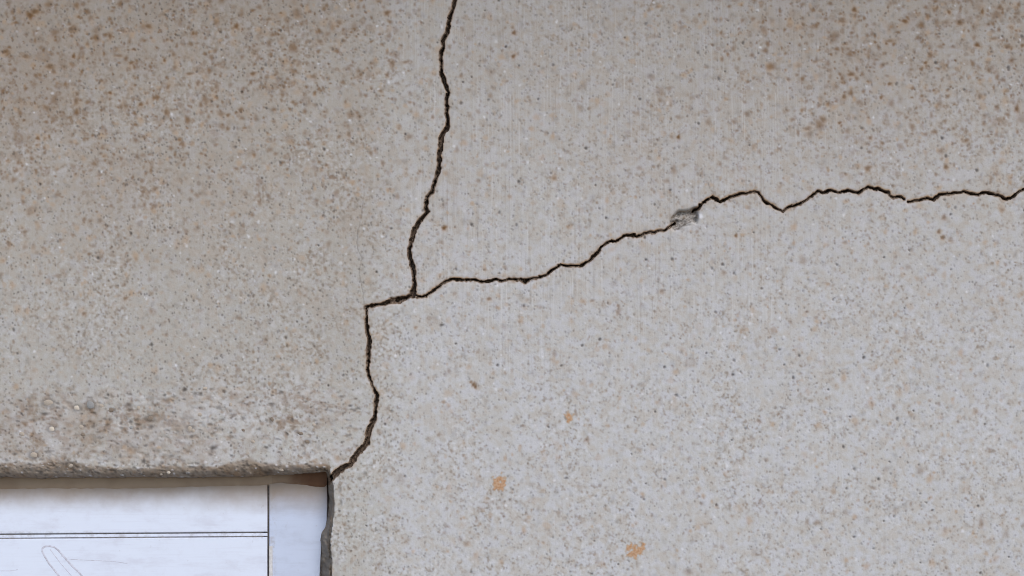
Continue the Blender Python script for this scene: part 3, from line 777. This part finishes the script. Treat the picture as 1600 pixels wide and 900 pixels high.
# brown strip standing in for stain and shade under the lintel, rust-dark at the corner
def strip(name, top, bot, y_front, y_back, bulge=0.0012, u0=-60, u1=512, n=150, seed=3):
    bm = bmesh.new(); rows = []
    for i in range(n + 1):
        u = u0 + (u1 - u0) * i / n
        t = np.interp(u, *zip(*top)); b = np.interp(u, *zip(*bot)) + float(fbm(np.array([u]), np.array([0.]), 9, 3, seed)[0]) * 2.6
        row = []
        for k in range(7):
            s = k / 6
            v = t + (b - t) * s
            yy = y_front - bulge * math.sin(s * math.pi) + float(fbm(np.array([u]), np.array([v]), 8, 2, seed + 2)[0]) * 0.0009
            if k == 6: yy = y_back
            x, z = deep(u, v, y_front)
            row.append(bm.verts.new((x, yy, z)))
        rows.append(row)
    for a, b in zip(rows[:-1], rows[1:]):
        for k in range(6):
            f = bm.faces.new((a[k], a[k + 1], b[k + 1], b[k])); f.smooth = True
    me = bpy.data.meshes.new(name); bm.to_mesh(me); bm.free()
    return me
sl_x = wx(-60)
part('shade_stain_strip', strip('shade_stain_strip', [(-900, 738), (440, 738), (470, 738)], [(-900, 766), (0, 767), (60, 765.5), (200, 766), (300, 763), (380, 761), (430, 759)], REC - 0.0009, REC + 0.001, 0.0003, -900, 427, 260, 3), M_SHADE_STAIN)
part('rusty_packing', strip('rusty_packing', [(420, 736), (511, 736)], [(420, 759), (440, 757), (462, 759), (478, 761), (500, 764), (508, 763), (511, 758)], REC - 0.0011, REC + 0.001, 0.0004, 425, 511, 60, 8), M_RUST, 'rust-brown lump of packing in the top corner')

# scratches rubbed into the sash rail
def ribbon(name, pts, w, y):
    bm = bmesh.new(); prev = None
    P = []
    for (a, b) in zip(pts[:-1], pts[1:]):
        for k in range(6):
            t = k / 6; P.append((a[0] + (b[0] - a[0]) * t, a[1] + (b[1] - a[1]) * t))
    P.append(pts[-1])
    for i, (u, v) in enumerate(P):
        q = P[min(i + 1, len(P) - 1)]; p = P[max(i - 1, 0)]
        dx, dy = q[0] - p[0], q[1] - p[1]; L = math.hypot(dx, dy) or 1
        ww = w * random.uniform(0.85, 1.1) * (0.35 if i in (0, len(P) - 1) else 1)
        jx = random.uniform(-.1, .1)
        c = []
        for s, dy_ in ((-1, 0.00012), (0, 0), (1, 0.00012)):
            x, z = deep(u + jx - dy / L * ww * s, v + dx / L * ww * s, y)
            c.append(bm.verts.new((x, y + dy_, z)))
        if prev:
            bm.faces.new((prev[0], prev[1], c[1], c[0])); bm.faces.new((prev[1], prev[2], c[2], c[1]))
        prev = c
    me = bpy.data.meshes.new(name); bm.to_mesh(me); bm.free()
    return me
YS = REC - 0.00075
for pts, w, lab in (([(130,902),(122,893),(112,884),(104,875),(97,867),(91,860),(85,855),(78,853.5),(70,854),(66,857),(66,862),(70,870),(76,880),(84,890),(93,901),(104,914)], 1.5, 'looped scratch shaped like a long leaf'),
                    ([(78,858),(84,866),(90,874),(97,883),(106,893),(114,903)], 0.55, None),
                    ([(108,874),(130,875),(150,876),(175,877),(190,879),(200,881)], 0.45, None),
                    ([(0,892),(15,892),(28,890)], 0.5, None)):
    o = part('scratch', ribbon('scratch', pts, w, YS), M_SCR, lab)

# ------------------------------------------------------------------ unseen overhang added to shade the wall top; ground below
def shade_eave():
    t = bpy.data.objects.new('added_shade_eave', None); t.location = (0.4, 0, 2.62); COL.objects.link(t)
    t['label'] = 'unseen grey boards added to shade the top of the concrete wall'; t['category'] = 'shade_eave'; t['kind'] = 'thing'
    mt = stone_material('grey_shade_boards', (0.30,0.28,0.26), (0.40,0.38,0.36))
    def p(name, *a):
        o = link(name, box_mesh(name, *a), mt, t); o.location = (-0.4, 0, -2.62)
    y = -0.02
    for k in range(3):
        p('shade_soffit_board', -1.9, 2.6, y - 0.115, y - 0.003, 2.62, 2.636)
        y -= 0.118
    p('shade_fascia_board', -1.92, 2.62, y - 0.024, y - 0.001, 2.60, 2.78)
    p('shade_deck', -1.92, 2.62, y - 0.03, 0.2, 2.79, 2.82)
shade_eave()
N = NT('ground_concrete')
gm = N.finish(N.mix(N.ramp(N.noise(3, 5), 0.35, 0.65), (0.17, 0.16, 0.145), (0.26, 0.245, 0.225)), 0.95, N.noise(60, 4), 0.004, 0.6)
bm = bmesh.new(); bmesh.ops.create_grid(bm, x_segments=8, y_segments=8, size=150)
me = bpy.data.meshes.new('ground'); bm.to_mesh(me); bm.free()
g = link('ground', me, gm); g['kind'] = 'structure'
